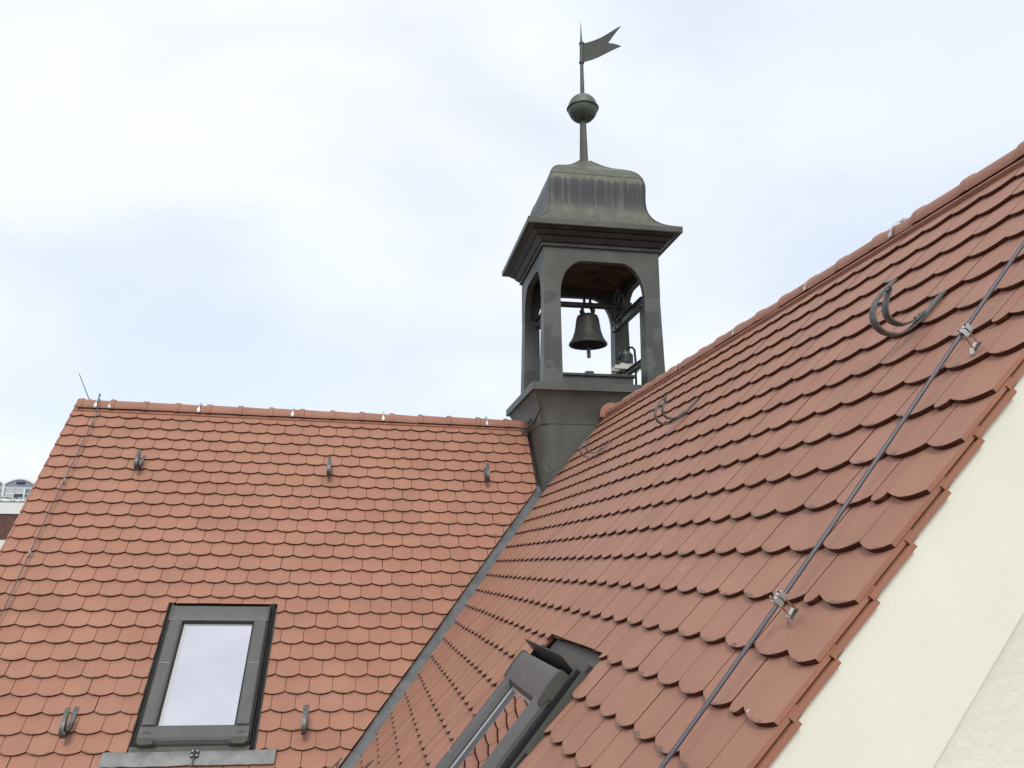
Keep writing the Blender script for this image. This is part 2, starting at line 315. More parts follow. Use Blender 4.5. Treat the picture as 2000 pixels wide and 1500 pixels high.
def make_slope(name, F, parent, E, cols, rows, planes, hole, label, deck_poly, th=TH, step=STEP):
    """cols(row) -> list of (a_centre, width); planes: list of f(a, v) >= 0 kept"""
    deck = MB(); deck.prism(deck_poly, lambda p, d: F(p[0], p[1], d), -.14, -.062)
    deck = deck.build(name, M_DECK, parent); tag(deck, label)
    slope = step / E
    tiles = []
    for r in rows:
        vr0 = E * r; ph = random.uniform(0, 6)
        for ac, w in cols(r):
            vr = vr0 + .0016 * math.sin(ac * 1.9 + ph)
            full = tile_poly(w - .0040)
            ja, jv, jr, jh = random.gauss(0, .0006), random.gauss(0, .0011), random.gauss(0, .0022), abs(random.gauss(0, .0008))
            if random.random() < .02: jv += random.choice((-1, 1)) * random.uniform(.003, .006); jr += random.gauss(0, .006)
            pieces = [full]; cut = False
            for f in planes:
                new = []
                for pc in pieces:
                    if all(f(ac + a, vr + v) >= 0 for a, v in pc): new.append(pc)
                    else:
                        cut = True; q = clip(pc, lambda p: f(ac + p[0], vr + p[1]))
                        if len(q) > 2 and area(q) > 1e-4: new.append(q)
                pieces = new
            if hole and pieces:
                a0, a1, v0, v1 = hole
                new = []
                for pc in pieces:
                    if all(not (a0 < ac + a < a1 and v0 < vr + v < v1) for a, v in pc) and not (a0 < ac < a1 and v0 < vr - .1 < v1): new.append(pc); continue
                    cut = True
                    L_ = clip(pc, lambda p: a0 - (ac + p[0])); R_ = clip(pc, lambda p: (ac + p[0]) - a1)
                    mid = clip(clip(pc, lambda p: (ac + p[0]) - a0), lambda p: a1 - (ac + p[0]))
                    T_ = clip(mid, lambda p: v0 - (vr + p[1])) if mid else []; B_ = clip(mid, lambda p: (vr + p[1]) - v1) if mid else []
                    new += [q for q in (L_, R_, T_, B_) if len(q) > 2 and area(q) > 1e-4]
                pieces = new
            if not pieces: continue
            # how large it shows in the picture
            scr = []; ok = True
            for pc in pieces:
                vis = clip(pc, lambda p: p[1] + E)
                if len(vis) < 3: continue
                s2 = [project(F(ac + a, vr + v)) for a, v in vis]
                if min(x[2] for x in s2) < .3: continue
                pp = [(x, y) for x, y, d in s2]
                for g in (lambda p: p[0], lambda p: 2000 - p[0], lambda p: p[1], lambda p: 1500 - p[1]): pp = clip(pp, g) if pp else pp
                if len(pp) > 2: scr.append(area(pp))
            tiles.append([sum(scr), ac, vr, w, pieces, cut, (ja, jv, jr, jh)])
    tiles.sort(key=lambda t: -t[0])
    own, rest = [t for t in tiles[:300] if t[0] > 60], []
    rest = tiles[len(own):]
    shared = {}
    for t in own:
        _, ac, vr, w, pieces, cut, (ja, jv, jr, jh) = t
        key = None if cut else round(w, 4)
        me = shared.get(key) if key else None
        if me is None:
            mb = MB()
            for pc in pieces: tile_add(mb, pc, slope, lambda a, v, h: (a, -v, h), th)
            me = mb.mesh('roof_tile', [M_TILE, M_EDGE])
            if key: shared[key] = me
        o = bpy.data.objects.new('roof_tile', me); COL.objects.link(o); o.parent = deck
        o.matrix_world = F.mat(ac + ja, vr + jv, jh, jr)
    mb = MB()
    for t in rest:
        _, ac, vr, w, pieces, cut, (ja, jv, jr, jh) = t
        cs, sn = math.cos(jr), math.sin(jr)
        for pc in pieces: tile_add(mb, pc, slope, lambda a, v, h: F(ac + ja + a * cs + v * sn, vr + jv + v * cs - a * sn, h + jh), th)
    o = mb.build('roof_tile_field', [M_TILE, M_EDGE], deck, fix=False); tag(o, kind='stuff')
    return deck

# ------------------------------------------------------------------ ground
g = MB(); g.add([(-1500, -1500, -9.5), (1500, -1500, -9.5), (1500, 1500, -9.5), (-1500, 1500, -9.5)], [(0, 1, 2, 3)])
tag(g.build('ground', mat('paving', (0.16, 0.155, 0.145), .9, 0, .2, (.4, .2))), 'grey paved ground around the house', kind='structure')

# ------------------------------------------------------------------ wing with the slope that faces the camera (ridge along X)
wingA = tag(empty('house_wing', loc=(-2.5, 0, -9.5)), 'house wing with terracotta tiled roof, upright skylight and far gable edge', 'house')
wingA_inv = Matrix.Translation((2.5, 0, 9.5))
wingB = tag(empty('house_wing', loc=(0, -3.5, -9.5)), 'house wing with cream plastered gable wall and steep tiled roof edge', 'house')
for wg, nm in ((wingA, 'A'), (wingB, 'B')): pass
def under(o, p):                 # parent while keeping world coordinates
    o.parent = p; o.matrix_parent_inverse = Matrix.Translation(-Vector(p.location)); return o

SKY_A, SKY_B = -3.635, 5.625      # centre lines of the two skylights
def hole_of(ac): return (ac - .445, ac + .445, 2.55, 3.885)

def colsA(r):
    off = 0 if r % 2 else .5
    return [(X0 + W * (c + off + .5), W) for c in range(-10, 22)]
def colsB(r):
    out = []
    if r % 2 == 0: edge = -(Y0)                       # first joint in from the verge tile
    else:
        edge = -(Y0 + .5 * W); out.append((edge + .0315, .063))
    out += [(edge - W * (k + .5), W) for k in range(0, 46)]
    return out
kA = [lambda a, v: a - (VERGE_A), lambda a, v: valA(v) - GAP - a, lambda a, v: -TOWER_HALF - .012 - a - max(0, 0) , lambda a, v: v + .07]
kB = [lambda a, v: a - (valB(v) + GAP + .02), lambda a, v: a - (TOWER_HALF + .012), lambda a, v: v + .07]
holeA, holeB = hole_of(SKY_A), (SKY_B - .445, SKY_B + .445, 2.495, 3.85)
nA_rows, nB_rows = range(0, int(V_EAVE / EA) + 1), range(0, int(V_EAVE / EB) + 1)
deckA = make_slope('roof_slope', FA, None, EA, colsA, nA_rows, kA, holeA, 'terracotta beaver tail tiles laid in scalloped courses',
                   [(VERGE_A + .03, -.03), (VERGE_A + .03, V_EAVE), (valA(V_EAVE) + .05, V_EAVE), (valA(.0) + .05, -.03)], .0152, .0180)
under(deckA, wingA)
deckB = make_slope('roof_slope', FB, None, EB, colsB, nB_rows, kB, holeB, 'terracotta beaver tail tiles seen at a slant',
                   [(VERGE_B - .06, -.03), (valB(0) - .05, -.03), (valB(V_EAVE) - .05, V_EAVE), (VERGE_B - .06, V_EAVE)])
under(deckB, wingB)

# ---- verge tiles of wing B: slab, side lip and a drip flange that steps at every course
for r in nB_rows:
    vr = EB * r; wv = .137 if r % 2 == 0 else .164
    slope = STEP / EB; mb = MB()
    poly = [(-wv, -TL), (-wv, 0)]
    for k in range(1, 9):
        a = -wv + (wv + .0) * k / 8 * .985; t = (k / 8) * .86 * math.pi
        poly.append((a, ARC * math.sin(min(t, math.pi)) * 1.0 if k < 8 else ARC * .42))
    poly += [(0.0, ARC * .36), (0.0, -TL)]
    poly = clip(poly, lambda p: vr + p[1] + .07)
    if len(poly) < 3: continue
    n = len(poly); TT = .0125
    top = [(a, -v, slope * v + .0008) for a, v in poly]; bot = [(a, -v, slope * v - TT) for a, v in poly]
    b = mb.add(top + bot, [tuple(range(n)), tuple(range(n, 2 * n))[::-1]], [0, 1])
    for i in range(n):
        j = (i + 1) % n; side = abs(poly[i][0]) < 1e-6 and abs(poly[j][0]) < 1e-6
        mb.f.append((b + i, b + n + i, b + n + j, b + j)); mb.m.append(2 if side else 1)
    for k, (a, v) in enumerate(poly):
        d = max(0, ARC * .8 - v); mb.uv[b + k] = (a, d); mb.uv[b + n + k] = (a, d)
    v0, v1 = max(-EB - .024, -vr - .03), -.018
    for (aa, bb, h0, h1) in ((-.02, .0065, -.0335, -.0185), (-.03, -.0125, -.0185, -.010)):
        q = [(aa, v0, h1), (bb, v0, h1), (bb, v1, h1), (aa, v1, h1), (aa, v0, h0), (bb, v0, h0), (bb, v1, h0), (aa, v1, h0)]
        mb.add([(a, -v, slope * v + h) for a, v, h in q], [(0, 1, 2, 3), (7, 6, 5, 4), (0, 4, 5, 1), (1, 5, 6, 2), (2, 6, 7, 3), (3, 7, 4, 0)], 2)
    me = mb.mesh('verge_tile', [M_TILE, M_EDGE, M_VERGE])
    o = bpy.data.objects.new('verge_tile', me); COL.objects.link(o); o.parent = deckB
    o.matrix_world = FB.mat(VERGE_B + random.gauss(0, .0008), vr + random.gauss(0, .001), 0, random.gauss(0, .001))
# verge of wing A seen edge-on from inside: one clay lip per course
for r in nA_rows:
    mb = MB(); mb.add([(a, -v, h + STEP / EA * v) for h in (-.045, -.004) for a, v in ((-.022, -EA if r else -.03), (-.002, -EA if r else -.03), (-.002, .012), (-.022, .012))],
                      [(0, 1, 2, 3), (7, 6, 5, 4), (0, 4, 5, 1), (1, 5, 6, 2), (2, 6, 7, 3), (3, 7, 4, 0)])
    o = bpy.data.objects.new('verge_tile', mb.mesh('verge_tile', [M_VERGE])); COL.objects.link(o); o.parent = deckA
    o.matrix_world = FA.mat(VERGE_A, EA * r)

# ---- back slopes, walls, gables
def simple_slope(F, poly, parent):
    mb = MB(); mb.prism(poly, lambda p, d: F(p[0], p[1], d), -.12, -.01)
    return under(mb.build('back_slope', M_RIDGE, None), parent)
simple_slope(FAb, [(-6.5, -.02), (-VERGE_A, -.02), (-VERGE_A, V_EAVE), (-6.5, V_EAVE)], wingA)
simple_slope(FBb, [(-VERGE_B, -.02), (3.4, -.02), (3.4, V_EAVE), (-VERGE_B, V_EAVE)], wingB)

def gable_poly(c, t, vmax, half_off, drop):
    """triangle + wall below in (horizontal, z): ridge at 0"""
    xe = vmax * c - .25
    return [(-xe, -9.5), (xe, -9.5), (xe, -xe * t - drop), (0, -drop), (-xe, -xe * t - drop)]
gp = gable_poly(cB, tB, V_EAVE, 0, .17)
mb = MB(); mb.prism([(p[0] + .02, p[1]) for p in gp], lambda p, d: (p[0], d, p[1]), -7.395, -7.10)
under(mb.build('gable_wall', M_PLASTER_R, None), wingB)
# smooth raised band that follows the verge
for sgn in (-1, 1):
    mb = MB(); z0, z1 = -.052, -.548
    xe = V_EAVE * cB - .2
    poly = [(.02, z0), (.02, z1), (.02 + sgn * xe, z1 - xe * tB), (.02 + sgn * xe, z0 - xe * tB)]
    mb.prism(poly, lambda p, d: (p[0], d, p[1]), -7.432, -7.38)
    under(mb.build('plaster_band', M_PLASTER, None), wingB)
xe = V_EAVE * cB - .3
mb = MB(); mb.box(-xe, -xe + .25, -7.12, -3.5, -9.5, -4.25); under(mb.build('side_wall', M_PLASTER_R, None), wingB)
ye = V_EAVE * cA - .3
mb = MB(); mb.box(-5.46, -3.2, -ye, -ye + .25, -9.5, -4.25); under(mb.build('front_wall', M_PLASTER_R, None), wingA)
gp = gable_poly(cA, tA, V_EAVE, 0, .17)
mb = MB(); mb.prism(gp, lambda p, d: (d, p[0] + .02, p[1] + ZA), -5.48, -5.2); under(mb.build('gable_wall', M_PLASTER_R, None), wingA)

# ---- ridge caps
def cap_mesh(length, r0=.087, r1=.082, collar=.0985, seg=16):
    mb = MB(); t = .012
    prof = [(0, collar), (.045, collar * .995), (.052, r0 * 1.01), (length, r1)]
    def ring(x, r): return [(x, -r * math.cos(R(-6) + (math.pi + R(12)) * k / seg), r * math.sin(R(-6) + (math.pi + R(12)) * k / seg)) for k in range(seg + 1)]
    outer = [ring(x, r) for x, r in prof]; inner = [ring(x, r - t) for x, r in prof]
    mb.rings(outer, 0, False, False); n = seg + 1; L_ = len(prof); b = len(mb.v)
    mb.rings(inner, 0, False, False)
    for i in range(L_ - 1):
        for k in (0, seg): mb.f.append((i * n + k, (i + 1) * n + k, b + (i + 1) * n + k, b + i * n + k)); mb.m.append(0)
    for i in (0, L_ - 1):
        for k in range(seg): mb.f.append((i * n + k, i * n + k + 1, b + i * n + k + 1, b + i * n + k)); mb.m.append(0)
    me = mb.mesh('ridge_cap', M_RIDGE, True)
    import bmesh
    bm = bmesh.new(); bm.from_mesh(me); bmesh.ops.recalc_face_normals(bm, faces=bm.faces); bm.to_mesh(me); bm.free()
    me.set_sharp_from_angle(angle=R(28)); return me
cap_me = cap_mesh(.345)
cap_slim = cap_mesh(.345, .074, .071, .081)
ZC = -.045
RIDGE_A = Vector((0, .026, ZA - .022)); RIDGE_B = Vector((.036, 0, -.018))
def ridge(parent, start, count, place, base_box, cap_me=cap_me):
    base = MB(); base.box(*base_box); base = base.build('ridge', M_MORTAR_SHADE); under(base, parent)
    for k in range(count):
        o = bpy.data.objects.new('ridge_cap', cap_me); COL.objects.link(o); o.parent = base
        o.matrix_parent_inverse = base.matrix_basis.inverted(); o.matrix_world = place(start + .325 * k + random.gauss(0, .002)) @ Matrix.Rotation(random.gauss(0, .008), 4, 'Y') @ Matrix.Rotation(random.gauss(0, .006), 4, 'Z')
    return base
ridgeA = ridge(wingA, -5.545, 15, lambda x: Matrix.Translation((x, RIDGE_A.y, RIDGE_A.z)), (-5.52, -.74, RIDGE_A.y - .05, RIDGE_A.y + .05, RIDGE_A.z - .09, RIDGE_A.z + .03))
rotB = Matrix.Rotation(R(-90), 4, 'Z')
ridgeB = ridge(wingB, .78, 21, lambda y: Matrix.Translation((RIDGE_B.x, -y, RIDGE_B.z)) @ rotB, (RIDGE_B.x - .05, RIDGE_B.x + .05, -7.4, -.8, RIDGE_B.z - .09, RIDGE_B.z + .03), cap_slim)
# closing disc at the far gable end
mb = MB(); mb.rings([[(-5.547 + d, RIDGE_A.y - 0.094 * math.cos(math.pi * k / 16), RIDGE_A.z + .094 * math.sin(math.pi * k / 16)) for k in range(17)] for d in (0, .014)]); o = mb.build('ridge_end_disc', M_RIDGE); o.parent = ridgeA
# stacked cut tiles that close the other ridge against the tower
for k in range(3):
    mb = MB(); s = .088 + .018 * k
    mb.rings([[(RIDGE_B.x - s * math.cos(R(-15) + R(210) * j / 8) * (1 + d * 1.5), -.735 - .035 * k - d, RIDGE_B.z + .005 + s * math.sin(R(-15) + R(210) * j / 8) * (1 + d)) for j in range(9)] for d in (0, .05)])
    o = mb.build('ridge_end_piece', M_RIDGE); o.parent = ridgeB
# bright clips that hold the conductor on the ridge
def clip_mesh():
    mb = MB()
    mb.strip([(-0.0965 * math.cos(R(a)), .0965 * math.sin(R(a))) for a in range(-4, 112, 8)], .008, .003, lambda p, w: (w, p[0], p[1]))
    mb.strip([(-.0985 * math.cos(R(a)), .0985 * math.sin(R(a))) for a in (-5, 3, 11)], .014, .004, lambda p, w: (w, p[0] - .002, p[1]))
    mb.box(-.012, .012, -.012, .012, .096, .110)
    return mb.mesh('ridge_clip', M_CLIP)
clip_me = clip_mesh(); clip_slim = clip_me.copy(); clip_slim.transform(Matrix.Diagonal((1, .83, .83, 1)))
for x in (-5.355, -5.216, -4.319, -3.341, -2.36, -1.196):
    o = bpy.data.objects.new('ridge_clip', clip_me); COL.objects.link(o); o.parent = ridgeA; o.matrix_world = Matrix.Translation((x, RIDGE_A.y, RIDGE_A.z))
for y in (6.72, 5.83, 5.02, 4.05, 2.95, 1.55, 1.0):
    o = bpy.data.objects.new('ridge_clip', clip_slim); COL.objects.link(o); o.parent = ridgeB; o.matrix_world = Matrix.Translation((RIDGE_B.x, -y, RIDGE_B.z)) @ rotB

# ---- valley sheet between the two slopes
vv = [.95 + .3 * k for k in range(16)]
for part_, (k0, k1) in enumerate(((10, 15), (5, 10), (0, 5))):
    mb = MB(); lift = .004 * part_; rows = []
    for k in range(k0, k1 + 1):
        v = vv[k] + (.05 if k == k1 else 0); z = ZA - v * sA; vb = -z / sB; w = lambda: random.gauss(0, .0012)
        rows.append([FA(valA(v) - .26, v, -.045 + lift), FA(valA(v) - .1, v, -.042 + lift + w()), Vector((z / tB, (z - ZA) / tA, z - .048 + lift + w())), FB(valB(vb) + .12, vb, -.042 + lift + w()), FB(valB(vb) + .28, vb, -.045 + lift)])
    rows += [[p - Vector((0, 0, .003)) for p in rows[-1]]]
    mb.rings(rows, 0, False, False)
    o = mb.build('valley_sheet', M_VALLEY, None, True, False, 40); under(o, wingB)
mb = MB(); mb.add([FA(a, v, h) for h in (.0, .012) for v in (.15, .06) for a in (-.80, -.735)], [(0, 2, 3, 1), (4, 5, 7, 6), (0, 1, 5, 4), (2, 6, 7, 3), (0, 4, 6, 2), (1, 3, 7, 5)]); under(mb.build('lead_patch', M_VALLEY), wingA)

# ------------------------------------------------------------------ skylights
def skylight(F0, ac, parent, flap, dv=0.0):
    F = lambda a, v, h=0.0: F0(a, v + dv, h)
    sk = empty('skylight'); under(sk, parent)
    def part(name, m, fn, smooth=False, angle=None):
        mb = MB(); fn(mb); o = mb.build(name, m, None, smooth, True, angle); o.parent = sk; return o
    bx = lambda mb, a0, a1, v0, v1, h0, h1: mb.add([F(ac + a, v, h) for h in (h0, h1) for v in (v1, v0) for a in (a0, a1)],
            [(0, 2, 3, 1), (4, 5, 7, 6), (0, 1, 5, 4), (2, 6, 7, 3), (0, 4, 6, 2), (1, 3, 7, 5)])
    pa = lambda mb, sec, v0, v1: mb.prism(sec, lambda p, d: F(ac + p[0], d, p[1]), v0, v1)           # section in (a, h), swept down the slope
    pv = lambda mb, sec, a0, a1: mb.prism(sec, lambda p, d: F(ac + d, p[0], p[1]), a0, a1)           # section in (v, h), swept along the course
    part('flashing_tray', M_ZINC_D, lambda mb: bx(mb, -.50, .50, 2.46, 3.93, -.061, -.048))
    for s in (-1, 1):
        sec = [(s * .444, -.048), (s * .444, -.012), (s * .438, -.012), (s * .438, -.044), (s * .418, -.044), (s * .418, .004), (s * .412, .012), (s * .404, .004), (s * .404, -.048)]
        part('side_flashing', M_ZINC_D, lambda mb: pa(mb, sec, 2.60, 3.90))
        sec2 = [(s * .40, -.05), (s * .40, .028), (s * .386, .034), (s * .386, -.05)]
        part('outer_frame', M_FRAME_D, lambda mb: pa(mb, sec2, 2.64, 3.87))
        sec3 = [(s * .385, -.02), (s * .385, .05), (s * .374, .064), (s * .30, .070), (s * .284, .062), (s * .278, .030), (s * .278, -.02)]
        part('sash_stile', M_FRAME, lambda mb: pa(mb, sec3, 2.79, 3.745))
        part('sash_joint', M_PALE_GREY, lambda mb: bx(mb, min(s * .296, s * .372), max(s * .296, s * .372), 3.224, 3.2268, .062, .0712))
        part('gasket', M_FRAME_D, lambda mb: bx(mb, min(s * .277, s * .268), max(s * .277, s * .268), 2.79, 3.745, .0, .036))
        part('corner_rubber', M_RUBBER, lambda mb: mb.rings([[F(ac + s * (.325 + .072 * x * (1 if y < 1.5 else .8)), 3.845 + .052 * q, hh) for x, q in ((-1, .9), (-.75, -.5), (-.2, -.95), (.5, -.9), (.95, -.3), (1, .6), (.6, 1), (-.5, 1))] for y, hh in ((0, -.03), (1, .035), (2, .064))]), True, 50)
    hood = [(2.682, -.04), (2.682, .060), (2.686, .070), (2.700, .0745), (2.728, .0755), (2.765, .074), (2.812, .069), (2.823, .066), (2.828, .060), (2.825, .050), (2.79, .044), (2.79, -.02)]
    part('top_cover', M_FRAME, lambda mb: pv(mb, hood, -.372, .372), True, 33)
    for s in (-1, 1):
        cap = [(v + (.004 if v > 2.72 else -.003), h + (.003 if h > .05 else 0)) for v, h in hood]
        part('cover_end_cap', M_ZINC, lambda mb: pv(mb, cap, min(s * .371, s * .392), max(s * .371, s * .392)))
    part('upper_gasket', M_FRAME_D, lambda mb: bx(mb, -.29, .29, 2.822, 2.840, -.01, .05))
    rail = [(3.745, -.02), (3.745, .052), (3.76, .060), (3.845, .066), (3.862, .056), (3.88, .030), (3.884, .012), (3.876, -.03)]
    part('bottom_rail', M_FRAME, lambda mb: pv(mb, rail, -.384, .384))
    part('drip_edge', M_FRAME_D, lambda mb: bx(mb, -.37, .37, 3.868, 3.892, -.046, .006))
    g_ = part('glass_pane', M_GLASS, lambda mb: bx(mb, -.268, .268, 2.80, 3.75, .018, .032)); 
    part('pane_reflection', M_PALE_GREY, lambda mb: bx(mb, -.267, -.242, 2.84, 3.745, .030, .0335))  # bright edge reflection modelled as strips laid on the glass
    part('pane_reflection', M_PALE_GREY, lambda mb: bx(mb, -.267, .267, 2.84, 2.850, .030, .0332))
    # dressed lead apron lying on the course below, and the zinc sill above it
    part('sill_flashing', M_ZINC, lambda mb: bx(mb, -.43, .40, 3.885, 3.94, -.02, .014))
    ap = MB(); n = 25; ring = []
    for v, h0 in ((3.925, .016), (3.955, .0195), (3.985, .021), (4.035, .0225)):
        ring.append([F(ac - .60 + 1.19 * k / (n - 1) + random.gauss(0, .002), v + random.gauss(0, .0025), h0 + random.gauss(0, .0016)) for k in range(n)])
    ap.rings(ring, 0, False, False); o = ap.build('lead_apron', M_LEAD, None, True, False); o.parent = sk
    if flap:       # bent sheet standing up behind the hood
        part('deflector_sheet', M_ZINC_D, lambda mb: mb.add([F(ac + a, v, h) for dv in (0, .004) for a, v, h in ((-.405, 2.665 + dv, -.045), (.405, 2.665 + dv, -.045), (.30, 2.632 + dv, .082), (-.47, 2.632 + dv, .082))],
             [(0, 1, 2, 3), (7, 6, 5, 4), (0, 4, 5, 1), (1, 5, 6, 2), (2, 6, 7, 3), (3, 7, 4, 0)]))
        part('upper_sheet', M_ZINC, lambda mb: bx(mb, -.44, .44, 2.50, 2.70, -.046, -.034))
        part('side_sheet', M_ZINC, lambda mb: mb.add([F(ac + a, v, h) for a in (.446, .450) for v, h in ((2.62, -.05), (2.99, -.05), (2.99, .012), (2.64, .020))],
             [(0, 1, 2, 3), (7, 6, 5, 4), (0, 4, 5, 1), (1, 5, 6, 2), (2, 6, 7, 3), (3, 7, 4, 0)]))
    return sk
skylight(FA, SKY_A, wingA, False, -.045)
skylight(FB, SKY_B, wingB, True, -.04)

# ------------------------------------------------------------------ bell tower
TX, TY, LEAN = .05, 0.0, -.02
tower = tag(empty('bell_tower', loc=(TX, TY, -1.2)), 'dark zinc bell tower with bulbous cap, open arches and ball spire', 'bell tower')
tower.rotation_euler.y = LEAN
def leaned(x, y, z):      # where a point of the upright tower ends up
    return (TX + x * math.cos(LEAN) + (z + 1.2) * math.sin(LEAN), TY + y, -1.2 - x * math.sin(LEAN) + (z + 1.2) * math.cos(LEAN))
def tp(o): o.parent = tower; o.matrix_parent_inverse = Matrix.Translation((0, 0, 1.2)); return o      # tower pieces are built about its axis
def sqring(h, z, rad=.0, n=5):
    if rad <= 0: return [(-h, -h, z), (h, -h, z), (h, h, z), (-h, h, z)]
    out = []
    for cx, cy, a0 in ((-1, -1, 180), (1, -1, 270), (1, 1, 0), (-1, 1, 90)):
        for k in range(n + 1):
            a = R(a0 + 90 * k / n); out.append((cx * (h - rad) + rad * math.cos(a), cy * (h - rad) + rad * math.sin(a), z))
    return out
# plinth: lower sheet, overlapping upper sheet that flares to the lip, lip slab
mb = MB(); mb.rings([sqring(h, z, r) for h, z, r in ((.79, -1.25, .10), (.752, -.98, .12), (.733, -.75, .14), (.727, -.4, .14), (.727, -.075, .10))]); tp(mb.build('plinth_skirt', M_ZINC, None, True, True, 40))
mb = MB(); mb.rings([sqring(h, z, r) for h, z, r in ((.734, -.11, .09), (.736, -.06, .08), (.744, .03, .05), (.765, .12, .03), (.800, .205, .015), (.826, .25, .01))]); tp(mb.build('plinth_body', M_ZINC, None, True, True, 40))
mb = MB(); mb.rings([sqring(h, z) for h, z in ((.838, .238), (.850, .238), (.850, .318), (.845, .324), (.60, .36))]); tp(mb.build('plinth_lip', M_ZINC))
# folded seams near the ridge end
mb = MB(); mb.tube([(-.742, -.30, -.045), (-.745, -.52, -.005), (-.752, -.748, .045)], [.016, .010, .003], 6); tp(mb.build('fold_seam', M_ZINC_D))
mb = MB(); mb.tube([(-.742, -.28, -.04), (-.752, -.20, .02), (-.757, -.05, .07)], [.010, .008, .003], 6); tp(mb.build('fold_seam', M_ZINC_D))
mb = MB(); mb.box(-.80, -.736, -.17, -.10, -.16, -.06); 
# hatch lid on the plinth
mb = MB(); mb.rings([sqring(h, z) for h, z in ((.41, .34), (.41, .505))]); hat = tp(mb.build('hatch_curb', M_ZINC))
mb = MB(); mb.rings([sqring(h, z) for h, z in ((.43, .50), (.438, .503), (.438, .526), (.40, .538), (.06, .615), (.02, .618))]); tp(mb.build('hatch_lid', M_ZINC_D))
mb = MB(); mb.rings([sqring(h, z) for h, z in ((.05, .60), (.05, .642), (.04, .652))]); tp(mb.build('hatch_cap', M_ZINC))
# posts
for sx in (-1, 1):
    for sy in (-1, 1):
        mb = MB(); ring = []
        for o_, i_, z in ((.700, .478, .30), (.690, .482, .55), (.672, .488, 1.392)):
            q = [(o_, o_), (i_, o_), (i_, i_), (o_, i_)]; ring.append([(sx * x, sy * y, z) for x, y in q])
        mb.rings(ring); tp(mb.build('post', M_POST))
# arched panels: two full width, two set between them
def arch_poly(half, n=9):
    pts = [(-half, 1.388), (-.487, 1.388)]
    for k in range(1, n + 1):
        a = R(180 - 90 * k / n); pts.append((-.215 + .272 * math.cos(a), 1.388 + .385 * math.sin(a)))
    for k in range(0, n + 1):
        a = R(90 - 90 * k / n); pts.append((.215 + .272 * math.cos(a), 1.388 + .385 * math.sin(a)))
    return pts + [(half, 1.388), (half, 1.935), (-half, 1.935)]
def arch_panel(half, d0, d1, turn):
    poly = arch_poly(half); mb = MB(); n = len(poly); rot = Matrix.Rotation(turn, 3, 'Z')
    def P(p, d): return tuple(rot @ Vector((p[0], d, p[1])))
    N = (n - 4) // 2 + 0
    fr = [P(p, d0) for p in poly]; bk = [P(p, d1) for p in poly]; b = mb.add(fr + bk, [])
    lo, hi = list(range(1, n - 3)), None        # inner arch indices 1..n-4
    arch = list(range(1, n - 3))
    topL, topR, botL, botR = n - 1, n - 2, 0, n - 3
    xs = [poly[i][0] for i in arch]
    half_i = len(arch) // 2
    def face(ids):
        mb.f.append(tuple(b + i for i in ids)); mb.m.append(0); mb.f.append(tuple(b + n + i for i in reversed(ids))); mb.m.append(0)
    for k in range(half_i - 1): face((topL, arch[k], arch[k + 1]))
    face((topL, botL, arch[0]))
    face((topL, arch[half_i - 1], arch[half_i], topR))
    for k in range(half_i, len(arch) - 1): face((topR, arch[k], arch[k + 1]))
    face((topR, arch[-1], botR))
    for i in range(n):
        j = (i + 1) % n; mb.f.append((b + i, b + j, b + n + j, b + n + i)); mb.m.append(0)
    return tp(mb.build('arch_panel', M_ZINC))
for k in range(4):
    if k % 2 == 0: arch_panel(.674, -.674, -.60, R(90 * k))
    else: arch_panel(.598, -.674, -.60, R(90 * k))
# inner linings behind the arches keep the loft dark, boards close it above
for k in range(12):
    mb = MB(); x = -.588 + 1.176 * k / 12; mb.box(x + .003, x + .095, -.59, .59, 1.87, 1.895); tp(mb.build('ceiling_board', M_WOOD))
# cornice
mb = MB(); mb.rings([sqring(h, z) for h, z in ((.60, 1.925), (.700, 1.925), (.700, 1.958), (.688, 1.963), (.712, 1.968), (.722, 1.976), (.757, 2.018), (.742, 2.026), (.766, 2.031), (.780, 2.041), (.815, 2.070), (.800, 2.078), (.824, 2.083), (.848, 2.098), (.872, 2.104))]); tp(mb.build('cornice', M_ZINC_D))
mb = MB(); mb.rings([sqring(h, z) for h, z in ((.874, 2.100), (.892, 2.100), (.896, 2.108), (.896, 2.160), (.890, 2.167), (.80, 2.19))]); tp(mb.build('cornice_lip', M_ZINC))
# bulbous cap: four curved faces with raised hips
prof = [(.888, 2.168), (.845, 2.186), (.80, 2.208), (.75, 2.238), (.70, 2.276), (.655, 2.326), (.62, 2.38), (.595, 2.44), (.58, 2.50), (.573, 2.57), (.573, 2.65), (.576, 2.73), (.576, 2.80), (.568, 2.85), (.552, 2.90), (.525, 2.955), (.49, 3.0), (.445, 3.04), (.39, 3.075), (.33, 3.108), (.27, 3.145), (.21, 3.19), (.155, 3.24), (.105, 3.29), (.062, 3.335)]
for k in range(4):
    rot = Matrix.Rotation(R(90 * k), 3, 'Z'); mb = MB()
    lower = [p for p in prof if p[1] <= 2.90]; upper = [(h + .004, z + .001) for h, z in prof if z >= 2.86]
    for pr in (lower, upper):
        mb.rings([[tuple(rot @ Vector((-h + 2 * h * j / 8, -h, z))) for j in range(9)] for h, z in pr], 0, False, False)
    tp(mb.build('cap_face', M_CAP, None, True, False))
    mb = MB(); mb.tube([tuple(rot @ Vector((-h - .002, -h - .002, z))) for h, z in prof], .009, 6); tp(mb.build('hip_seam', M_CAP, None, True))
